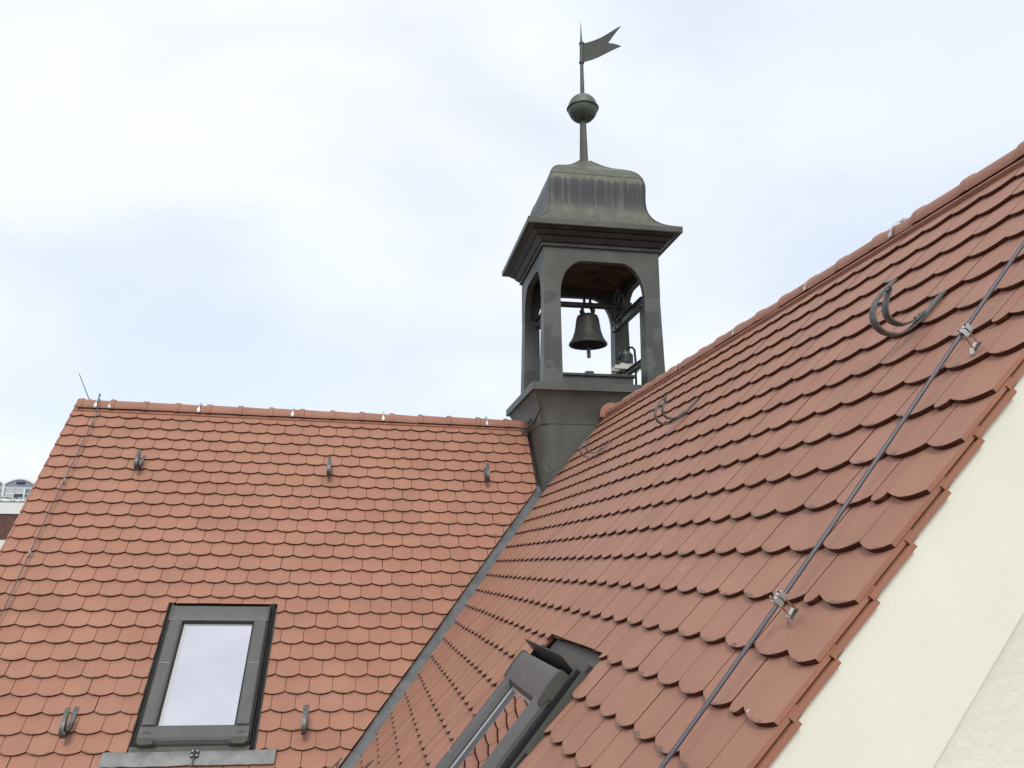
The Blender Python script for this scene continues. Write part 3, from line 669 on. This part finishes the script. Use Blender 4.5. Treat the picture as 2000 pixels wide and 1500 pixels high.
# spire
SX = 0.0
mb = MB(); mb.lathe([(.085, 3.25), (.066, 3.32), (.056, 3.36), (.040, 3.93)], (SX * .6, 0), 10); tp(mb.build('spire_pole', M_ZINC, None, False))
zc, rb = 4.087, .188
mb = MB(); mb.lathe([(rb * math.cos(R(a)), zc + rb * math.sin(R(a))) for a in range(-84, 1, 6)], (SX, 0), 40); ball = tp(mb.build('spire_ball', M_VERDI, None, True, True, 50)); 
mb = MB(); mb.lathe([(rb * .995 * math.cos(R(a)), zc + .002 + rb * math.sin(R(a))) for a in range(0, 90, 6)], (SX, 0), 40); tp(mb.build('spire_ball', M_VERDI_LIT, None, True, True, 50))
mb = MB(); mb.rings([[(SX + (rb + .006 + .011 * math.cos(R(b_))) * math.cos(R(a)), (rb + .006 + .011 * math.cos(R(b_))) * math.sin(R(a)), zc + .012 * math.sin(R(b_))) for b_ in range(0, 360, 45)] for a in range(0, 361, 9)], 0, False); tp(mb.build('ball_rim', M_VERDI, None, True))
mb = MB(); mb.lathe([(.030, 4.24), (.022, 4.74), (.020, 4.99), (.016, 5.03), (.010, 5.15), (.002, 5.335)], (SX, 0), 10); tp(mb.build('spire_tip', M_ZINC, None, True, True, 40))
# steel beams that carry the bell, along Y on both sides, and lower rails
def ibeam(x, z, y0, y1, w, h, m):
    mb = MB(); t = .009; e = .0004
    sec = [(-w, -h), (w, -h), (w, -h + t), (t / 2, -h + t), (t / 2, h - t), (w, h - t), (w, h), (-w, h), (-w, h - t), (-t / 2, h - t), (-t / 2, -h + t), (-w, -h + t)]
    ring = [[(x + a, y, z + b) for a, b in sec] for y in (y0, y1)]; mb.rings(ring, 0, False)
    for o_ in (0, 12):
        b = 0
        for q in ((0, 1, 2, 11), (10, 3, 4, 9), (8, 5, 6, 7)): mb.f.append(tuple(o_ + i for i in q)); mb.m.append(0)
    return tp(mb.build('steel_beam', m))
ibeam(.50, 1.36, -.60, .56, .035, .055, M_IRON); ibeam(-.50, 1.36, -.60, .56, .035, .055, M_IRON)
ibeam(.515, .68, -.66, .60, .03, .032, M_IRON); ibeam(.36, .60, -.2, .62, .03, .03, M_IRON_D)

# ---- bell with its yoke, wheel and clapper
bell = tag(empty('bell', loc=leaned(.0, 0, .97)), 'bronze bell hanging from a round axle inside the tower', 'bell')
bell.rotation_euler.y = LEAN
def bp_(o): o.parent = bell; o.matrix_parent_inverse = Matrix.Translation((0, 0, -.97)); return o
mb = MB()
prof = [(.226, .972), (.232, .982), (.226, 1.0), (.205, 1.03), (.182, 1.07), (.166, 1.115), (.156, 1.16), (.148, 1.21), (.141, 1.26), (.135, 1.30), (.122, 1.335), (.095, 1.352), (.05, 1.358), (.01, 1.359)]
inner = [(.01, 1.335), (.09, 1.325), (.115, 1.29), (.13, 1.2), (.15, 1.1), (.185, 1.02), (.212, .976)]
mb.rings([[(r * math.cos(2 * math.pi * k / 40), r * math.sin(2 * math.pi * k / 40), z) for k in range(40)] for r, z in inner + prof], 0, False)
bp_(mb.build('bell_body', M_BRONZE, None, True, True, 45))
mb = MB(); mb.lathe([(.172, 1.108), (.174, 1.1), (.177, 1.092), (.173, 1.088)], (0, 0), 40); bp_(mb.build('bell_moulding', M_BRONZE, None, True))
mb = MB(); mb.rings([[((.150 - .028 * (j / 4) + .004 + d) * math.sin(R(a)), -(.150 - .028 * (j / 4) + .004 + d) * math.cos(R(a)), 1.17 + .10 * j / 4) for j in range(5)] for d in (0,) for a in range(-18, 19, 6)], 0, False, False); bp_(mb.build('bell_plaque', M_BRONZE))
for sx in (-1, 1):
    for sy in (-1, 1):
        mb = MB(); mb.tube([(sx * .055, sy * .04, 1.35), (sx * .072, sy * .045, 1.40), (sx * .05, sy * .03, 1.45), (sx * .035, sy * .02, 1.52), (sx * .04, sy * .022, 1.56)], [.018, .017, .014, .012, .010], 8); bp_(mb.build('bell_strap', M_IRON_D, None, True))
mb = MB(); mb.tube([(-.50, 0, 1.47), (.46, 0, 1.47)], .036, 14); bp_(mb.build('bell_axle', M_IRON_D, None, True, True, 40))
for sx in (-1, 1):
    mb = MB(); mb.box(sx * .5 - .045, sx * .5 + .045, -.05, .05, 1.416, 1.52); bp_(mb.build('axle_bearing', M_IRON_D))
mb = MB(); mb.tube([(0, 0, 1.30), (0, 0, .95), (.004, -.004, .935), (.006, -.005, .82)], [.012, .013, .026, .022], 10); bp_(mb.build('clapper', M_IRON, None, True, True, 40))
wx = .385
mb = MB(); mb.rings([[(wx + .012 * math.cos(R(b_)), (.215 + .014 * math.sin(R(b_))) * math.cos(R(a)), 1.47 + (.215 + .014 * math.sin(R(b_))) * math.sin(R(a))) for b_ in range(0, 360, 60)] for a in range(0, 361, 10)], 0, False)
whl = bp_(mb.build('bell_wheel', M_IRON_D, None, True))
for k in range(4):
    a = R(45 + 45 * k); mb = MB(); mb.tube([(wx, -.215 * math.cos(a), 1.47 - .215 * math.sin(a)), (wx, .215 * math.cos(a), 1.47 + .215 * math.sin(a))], .009, 6); bp_(mb.build('wheel_spoke', M_IRON_D))
for s in (-1, 1):
    pts = [(wx, s * .21, 1.44), (wx + .03, .09 + s * .06, 1.1), (wx + .06, .10 + s * .025, .80)]
    mb = MB(); mb.tube(pts, .0055, 6); bp_(mb.build('drive_chain', M_IRON_D))

# ---- ringing motor on white rails
motor = tag(empty('ringing_motor', loc=leaned(.50, .12, .73)), 'grey finned electric motor on white rails beside the bell', 'motor')
motor.rotation_euler.y = LEAN
def mo(o): o.parent = motor; o.matrix_parent_inverse = Matrix.Translation((-.50, -.12, -.66)); return o
mb = MB(); mb.lathe([(.075, .72), (.082, .73), (.082, .84), (.07, .86), (.045, .87), (.04, .89), (.0, .892)], (.50, .12), 20); mo(mb.build('motor_body', M_MOTOR, None, True, True, 35))
for k in range(6):
    mb = MB(); z = .735 + .018 * k; mb.lathe([(.078, z), (.092, z + .001), (.092, z + .006), (.078, z + .007)], (.50, .12), 20); mo(mb.build('cooling_fin', M_MOTOR))
mb = MB(); mb.box(.42, .60, .06, .20, .69, .722); mo(mb.build('motor_foot', M_RAIL))
for y in (.04, .17):
    mb = MB(); mb.box(.34, .68, y, y + .045, .645, .69); mo(mb.build('motor_rail', M_RAIL))
mb = MB(); mb.tube([(.39, .10, .80), (.42, .11, .80)], .035, 14); mo(mb.build('chain_sprocket', M_IRON_D))
mb = MB(); mb.tube([(.50, .10, .87), (.52, .06, .91), (.56, .04, .915), (.585, .03, .88), (.59, .02, .75), (.585, .01, .60), (.58, .0, .34)], .014, 8); mo(mb.build('power_hose', M_CABLE, None, True))

# ---- weather vane flag
vane = tag(empty('weather_vane', loc=leaned(0, 0, 4.74)), 'swallow tailed metal flag turning on the tip of the tower spire', 'weather vane')
dv = Vector((.41, -.40, 0)).normalized()
def fl(s, z, w): 
    side = Vector((-dv.y, dv.x, 0)); bend = .018 * math.sin(s * 9)
    return tuple(dv * s + side * (bend + w) + Vector((0, 0, z - 4.74)))
top = [(.0, 5.010), (.15, 5.006), (.30, 5.002), (.42, 5.010), (.566, 5.035)]; bot = [(.0, 4.748), (.15, 4.748), (.30, 4.75), (.42, 4.752), (.575, 4.758)]
mb = MB(); n = 10; W_ = []
def lerp(c, s):
    for (a, b), (c2, d) in zip(c, c[1:]):
        if a <= s <= c2: return b + (d - b) * (s - a) / (c2 - a)
    return c[-1][1]
for w in (-.004, .004):
    W_.append([[fl(s, lerp(bot, s) + (lerp(top, s) - lerp(bot, s)) * t, w) for t in (0, .25, .5, .75, 1)] for s in [.385 * k / 8 for k in range(9)]])
for k, g in enumerate(W_): mb.rings(g, 0, False, False)
for tails in ((0, .5), (.5, 1)):      # the two points of the tail
    for w in (-.004, .004):
        s0, s1 = .385, .57; g = []
        for k in range(6):
            s = s0 + (s1 - s0) * k / 5; lo, hi = lerp(bot, s), lerp(top, s); notch = (lo + hi) / 2
            if tails[0] == 0: g.append([fl(s, lo, w), fl(s, lo + (notch - lo) * (1 - k / 5) ** .9 + .001, w)])
            else: g.append([fl(s, hi - (hi - notch) * (1 - k / 5) ** 1.1 - .001, w), fl(s, hi, w)])
        mb.rings(g, 0, False, False)
o = mb.build('flag', M_ZINC, None, True, False); o.parent = vane
for cur in (top, bot):
    mb = MB(); mb.tube([fl(s, lerp(cur, s), 0) for s in [.57 * k / 10 for k in range(11)]], .006, 6); o = mb.build('flag_hem', M_ZINC); o.parent = vane
mb = MB(); mb.tube([(0, 0, 0), (0, 0, .28)], .027, 12); o = mb.build('flag_sleeve', M_ZINC, None, True, True, 40); o.parent = vane
for z in (0.004, .276):
    mb = MB(); mb.tube([(0, 0, z - .012), (0, 0, z + .012)], .034, 12); o = mb.build('sleeve_collar', M_ZINC_D, None, True, True, 40); o.parent = vane

# ------------------------------------------------------------------ roof hooks
outer = [(-.05, -.010), (.0, .004), (.06, .008), (.12, .013), (.19, .026), (.225, .042), (.25, .068), (.262, .10), (.255, .132), (.232, .156), (.195, .170), (.15, .174), (.10, .168), (.075, .164)]
inner = [(.095, .020), (.14, .026), (.172, .040), (.195, .060), (.206, .088), (.200, .115), (.182, .134), (.150, .148), (.115, .158)]
def smooth(p, n=3):
    out = []
    for i in range(len(p) - 1):
        p0, p1, p2, p3 = [Vector(p[max(0, min(len(p) - 1, i + k))]) for k in (-1, 0, 1, 2)]
        for k in range(n):
            t = k / n; out.append(tuple(.5 * ((2 * p1) + (-p0 + p2) * t + (2 * p0 - 5 * p1 + 4 * p2 - p3) * t * t + (-p0 + 3 * p1 - 3 * p2 + p3) * t ** 3)))
    return out + [tuple(p[-1])]
def hook_meshes():
    ms = []
    for nm, pr in (('hook_bar', outer), ('hook_brace', inner)):
        mb = MB(); mb.strip(smooth(pr), .0155, .0062, lambda p, w: (w, -p[0], p[1])); ms.append((nm, mb.mesh(nm, M_IRON)))
    mb = MB()
    for v, h in ((.118, .019), (.132, .158)):
        for s in (-.006, .006): mb.tube([(s, -v, h - .008), (s, -v, h + .009)], .004, 6)
    ms.append(('rivet', mb))
    return ms
hm = hook_meshes()
rivet_meshes = []
for v, h in ((.112, .020), (.135, .026), (.128, .162), (.108, .165)):
    mb = MB(); mb.tube([(0, -v, h - .007), (0, -v, h + .0075)], .0045, 8); rivet_meshes.append(mb.mesh('rivet', M_IRON))
HOOKS = [(FA, -4.705, .775, 'roof hook in the upper row beside the thin wire at the far gable'),
         (FA, -2.885, .775, 'roof hook in the upper row, midway along the slope with upright skylight'),
         (FA, -1.268, .775, 'roof hook on tiles just beside the tower skirt'),
         (FA, -4.515, 3.545, 'roof hook on tiles between verge cable and upright skylight'),
         (FA, -2.857, 3.545, 'roof hook on tiles between upright skylight and valley sheet'),
         (FB, 6.785, .878, 'large looped roof hook beside the thick cable near gable wall'),
         (FB, 4.39, .76, 'second roof hook from the gable along the slanted slope'),
         (FB, 2.40, .70, 'third roof hook from the gable along the slanted slope'),
         (FB, .93, .69, 'roof hook overlapping the tower skirt beside the valley top'),
         (FB, 3.22, 3.78, 'lowest roof hook between valley sheet and slanted skylight')]
for F, a, v, lab in HOOKS:
    h = empty('roof_hook'); tag(h, lab, 'roof hook', 'curved iron snow hooks fixed between roof tiles')
    h.matrix_world = F.mat(a, v, .0)
    for nm, me in hm[:2]:
        o = bpy.data.objects.new(nm, me); COL.objects.link(o); o.parent = h
    for me in rivet_meshes:
        o = bpy.data.objects.new('rivet', me); COL.objects.link(o); o.parent = h

# ------------------------------------------------------------------ lightning conductors with their tile clamps
def clamp(parent, F, a, v, hw, size=1.0):
    """two-bolt bridge that grips the wire and a spring foot hooked over the tile rim"""
    c = empty('cable_clamp'); c.parent = parent; c.matrix_parent_inverse = parent.matrix_world.inverted() if parent.matrix_world != Matrix.Identity(4) else Matrix.Identity(4)
    c.matrix_basis = F.mat(a, v, 0); k = size
    def p(name, m, fn):
        mb = MB(); fn(mb); o = mb.build(name, m); o.parent = c
    for s in (-1, 1):
        p('clamp_jaw', M_CHROME, lambda mb: mb.box(-.016 * k, .016 * k, (s * .017 - .013) * k, (s * .017 + .013) * k, hw - .013, hw + .009))
        p('clamp_bolt', M_CHROME, lambda mb: mb.tube([(s * .010 * k, s * .017 * k, hw - .01), (s * .010 * k, s * .017 * k, hw + .018)], .0055 * k, 8))
        p('clamp_leg', M_CHROME, lambda mb: mb.tube([(-.004, s * .020 * k, hw - .01), (-.03 * k, s * .020 * k, .016)], .0024, 6))
    p('clamp_saddle', M_IRON, lambda mb: mb.box(-.040 * k, -.018 * k, -.026 * k, .026 * k, .008, .014))
    p('spring_foot', M_CHROME, lambda mb: mb.strip([(.02 * k, .018), (-.026 * k, .016), (-.042 * k, .008), (-.050 * k, -.002)], .013 * k, .003, lambda q, w: (w - .034 * k, q[0], q[1])))
    return c
def wire(pts, r, name, m, parent):
    mb = MB(); mb.tube(smooth(pts, 4) if len(pts) > 2 else pts, r, 8); o = mb.build(name, m, None, True); o.parent = parent; return o
cB_ = tag(empty('lightning_conductor'), 'thick grey lightning cable clamped along the gable edge of the slanted roof', 'cable')
pts = []
for k in range(15):
    v = .0 + .37 * k; pts.append(FB(7.288 - .0105 * v + .004 * math.sin(v * 3.1), v, .070 + .006 * math.sin(v * 2.3)))
pts = [Vector((RIDGE_B.x, -7.288, RIDGE_B.z + .16)), FB(7.288, -.05, .11)] + pts[1:]
wire(pts, .0062, 'cable', M_WIRE, cB_)
for v in (.36, 1.303, 2.236, 3.2, 4.2): clamp(cB_, FB, 7.288 - .0105 * v + .002, v, .070, .58)
cA_ = tag(empty('lightning_conductor'), 'thin grey lightning wire running down beside the far gable edge', 'cable')
pts = [Vector((-5.35, .03, RIDGE_A.z + .125)), Vector((-5.34, -.02, RIDGE_A.z + .155)), Vector((-5.33, -.07, RIDGE_A.z + .10))] + [FA(-5.312 + .004 * math.sin(v * 3), v, .042) for v in (.18, .30, .7, 1.17, 1.6, 2.07, 2.6, 3.1, 3.7, 4.4, 5.2)]
wire(pts, .0046, 'cable', M_WIRE, cA_)
for v in (.30, 1.175, 2.075, 3.0, 3.95): clamp(cA_, FA, -5.312, v, .042, .5)
cS_ = tag(empty('lightning_conductor'), 'short rod clamped to the sill of the upright skylight', 'cable')
wire([FA(-3.605, 3.89, .05), FA(-3.605, 4.2, .055), FA(-3.60, 4.8, .055), FA(-3.60, 5.3, .05)], .005, 'cable', M_WIRE, cS_)
mb = MB(); mb.add([FA(-3.605 + a, v, h) for h in (.016, .034) for v in (3.935, 3.885) for a in (-.028, .028)], [(0, 2, 3, 1), (4, 5, 7, 6), (0, 1, 5, 4), (2, 6, 7, 3), (0, 4, 6, 2), (1, 3, 7, 5)]); o = mb.build('bracket_plate', M_IRON_D); o.parent = cS_
for a in (-.017, .017):
    for v in (3.893, 3.926):
        mb = MB(); mb.tube([FA(-3.605 + a, v, .03), FA(-3.605 + a, v, .045)], .0065, 8); o = mb.build('bracket_bolt', M_CHROME); o.parent = cS_
rod = tag(empty('lightning_rod', loc=(-5.46, .08, RIDGE_A.z + .09)), 'thin leaning lightning rod at the far end of the ridge', 'lightning rod')
mb = MB(); mb.tube([(0, 0, 0), (-.03, 0, .05), (-.145, .0, .29)], [.006, .005, .0035], 8); o = mb.build('rod', M_IRON); o.parent = rod
mb = MB(); mb.box(-.02, .02, -.02, .02, -.02, .014); o = mb.build('rod_foot', M_CLIP); o.parent = rod

# ------------------------------------------------------------------ far building with vaulted glass bays and cars on its deck
D = 220.0
def far(px, py): 
    d = Vector(((px - 1000) / F_PX, 1, -(py - 750) / F_PX)); return CAM + ROT @ d * D
BO = far(33, 983); ang = math.atan2((far(63, 983) - far(3, 983)).y, (far(63, 983) - far(3, 983)).x)
fb = tag(empty('showroom_building', loc=BO), 'distant pale building with vaulted glass bay, white parapet and brown wall', 'building')
fb.rotation_euler = (0, 0, ang)
M_WHITE = mat('white_facade', (.74, .74, .71), .7, 0, .3, (.3, .04))
M_BROWN = mat('brown_cladding', (.125, .062, .05), .7, 0, .3, (.5, .18))
M_FGLASS = mat('far_glass', (.20, .235, .27), .08, .0, .8)
M_FGLASS2 = mat('far_pale_panel', (.46, .50, .52), .3)
M_FDARK = mat('far_dark_opening', (.05, .06, .06), .4)
M_SIGN = mat('far_dark_sign', (.03, .03, .07), .5)
def fpart(name, m, fn, **k):
    mb = MB(); fn(mb); o = mb.build(name, m, None, **k); o.parent = fb; return o
S = D / F_PX
fpart('parapet', M_WHITE, lambda mb: mb.box(-60, 25, -6.0, -5.7, -3.1, -.25))
fpart('deck', mat('deck_asphalt', (.18, .19, .19), .9), lambda mb: mb.box(-60, 25, -5.7, 14, -1.2, 0))
fpart('brown_wall', M_BROWN, lambda mb: mb.box(-60, 25, -5.6, 14, -9.6, -3.1))
fpart('lower_wall', M_WHITE, lambda mb: mb.box(-60, 25, -5.4, 14, BO.z * -1 - 9.5, -9.6))
BW = 8.3
for b in range(-4, 3):
    xc = b * BW + .0
    # vaulted roof edge
    arc = [(xc + (BW / 2) * t, 5.25 + 1.5 * math.cos(t * math.pi / 2) ** .9 if abs(t) < 1 else 5.25) for t in [k / 8 for k in range(-8, 9)]]
    fpart('vault_roof', M_WHITE, lambda mb: mb.prism(arc + [(x, z - .42) for x, z in reversed(arc)], lambda p, d: (p[0], d, p[1]), 0, 12))
    fpart('pier', M_WHITE, lambda mb: mb.box(xc - BW / 2 - .28, xc - BW / 2 + .28, -.15, .5, -.0, 5.1))
    low = [(x, z - .42) for x, z in arc]
    fpart('vault_window', M_FGLASS, lambda mb: mb.prism([(xc - BW / 2 + .28, 4.35), (xc + BW / 2 - .28, 4.35)] + list(reversed(low[1:-1])), lambda p, d: (p[0], d, p[1]), .30, .36))
    fpart('transom', M_FGLASS2, lambda mb: mb.box(xc - BW / 2 + .28, xc + BW / 2 - .28, .18, .42, 3.9, 4.35))
    if b in (-1, 0, 1):
        for c, (x0, x1) in enumerate(((-3.8, -1.35), (-1.25, 1.2), (1.3, 3.8))):
            for r_, (z0, z1) in enumerate(((.05, 1.25), (1.35, 2.55), (2.65, 3.85))):
                m = M_FGLASS2 if c == 0 or (c == 1 and r_ == 2) else M_FGLASS
                if c == 1 and r_ == 1: m = M_FDARK
                fpart('pane', m, lambda mb: mb.box(xc + x0, xc + x1, .32, .38, z0, z1))
        for x in (-1.3, 1.25): fpart('mullion', M_FGLASS2, lambda mb: mb.box(xc + x - .06, xc + x + .06, .2, .4, 0, 4.0))
        fpart('column', M_WHITE, lambda mb: mb.tube([(xc + 1.7, -.2, 0), (xc + 1.7, -.2, 3.9)], .22, 10))
    else:
        fpart('pane', M_FGLASS, lambda mb: mb.box(xc - 3.8, xc + 3.8, .32, .38, .05, 3.85))
fpart('sign', M_SIGN, lambda mb: mb.box(-1.0, 1.3, .1, .25, 5.05, 5.75))
M_CARP = mat('white_car_paint', (.78, .78, .77), .25, 0, .6); M_TYRE = mat('tyre', (.02, .02, .02), .8); M_CARG = mat('car_window', (.10, .12, .13), .1, 0, .8); M_RIM = mat('wheel_rim', (.5, .5, .5), .3, .8)
def car(x, y, rot, lab, L_=4.3, H=1.42):
    c = tag(empty('parked_car'), lab, 'car', 'white cars parked on the distant deck'); c.parent = None
    c.matrix_world = Matrix.Translation(BO) @ Matrix.Rotation(ang, 4, 'Z') @ Matrix.Translation((x, y, 0)) @ Matrix.Rotation(rot, 4, 'Z')
    def p(name, m, mb, **k): o = mb.build(name, m, None, **k); o.parent = c; return o
    side = [(-2.12, .28), (2.05, .28), (2.15, .5), (2.08, .72), (1.2, .86), (.45, .92), (-1.8, .95), (-2.1, .85), (-2.17, .5)]
    mb = MB(); mb.rings([[(x_ * s, w, z) for x_, z in side] for w, s in ((-.86, .985), (-.80, 1), (.80, 1), (.86, .985))]); p('body', M_CARP, mb)
    cab = [(1.15, .87), (.35, H - .04), (-.2, H), (-1.2, H - .03), (-1.95, .94)]
    mb = MB(); mb.rings([[(x_ * .985, w, min(z, H) if True else z) for x_, z in cab] for w in (-.70, .70)]); p('cabin', M_CARG, mb)
    roof = [(.40, H - .06), (.30, H - .01), (-.2, H + .02), (-1.2, H - .01), (-1.32, H - .06)]
    mb = MB(); mb.rings([[(x_, w, z) for x_, z in roof] for w in (-.715, .715)]); p('roof', M_CARP, mb)
    for px_ in (-.45, -1.62):
        mb = MB(); mb.prism([(px_ - .05, .90), (px_ + .06, .90), (px_ + .1, H - .04), (px_ - .01, H - .04)], lambda q, d: (q[0], d, q[1]), -.712, .712); p('pillar', M_CARP, mb)
    for wx_ in (-1.32, 1.36):
        for wy in (-.78, .78):
            mb = MB(); mb.tube([(wx_, wy - .1, .31), (wx_, wy + .1, .31)], .31, 16); w_ = p('wheel', M_TYRE, mb)
            mb = MB(); s = 1 if wy > 0 else -1; mb.tube([(wx_, wy + s * .09, .31), (wx_, wy + s * .108, .31)], .2, 12); o = mb.build('rim', M_RIM); o.parent = w_
    for wy in (-.6, .6):
        mb = MB(); mb.box(2.06, 2.12, wy - .18, wy + .18, .55, .70); p('headlight', M_PALE_GREY, mb)
car(-1.1, -2.6, 0, 'white hatchback parked side on before the distant glass bay')
car(1.9, -1.9, R(160), 'white car parked behind the hatchback on the distant deck')
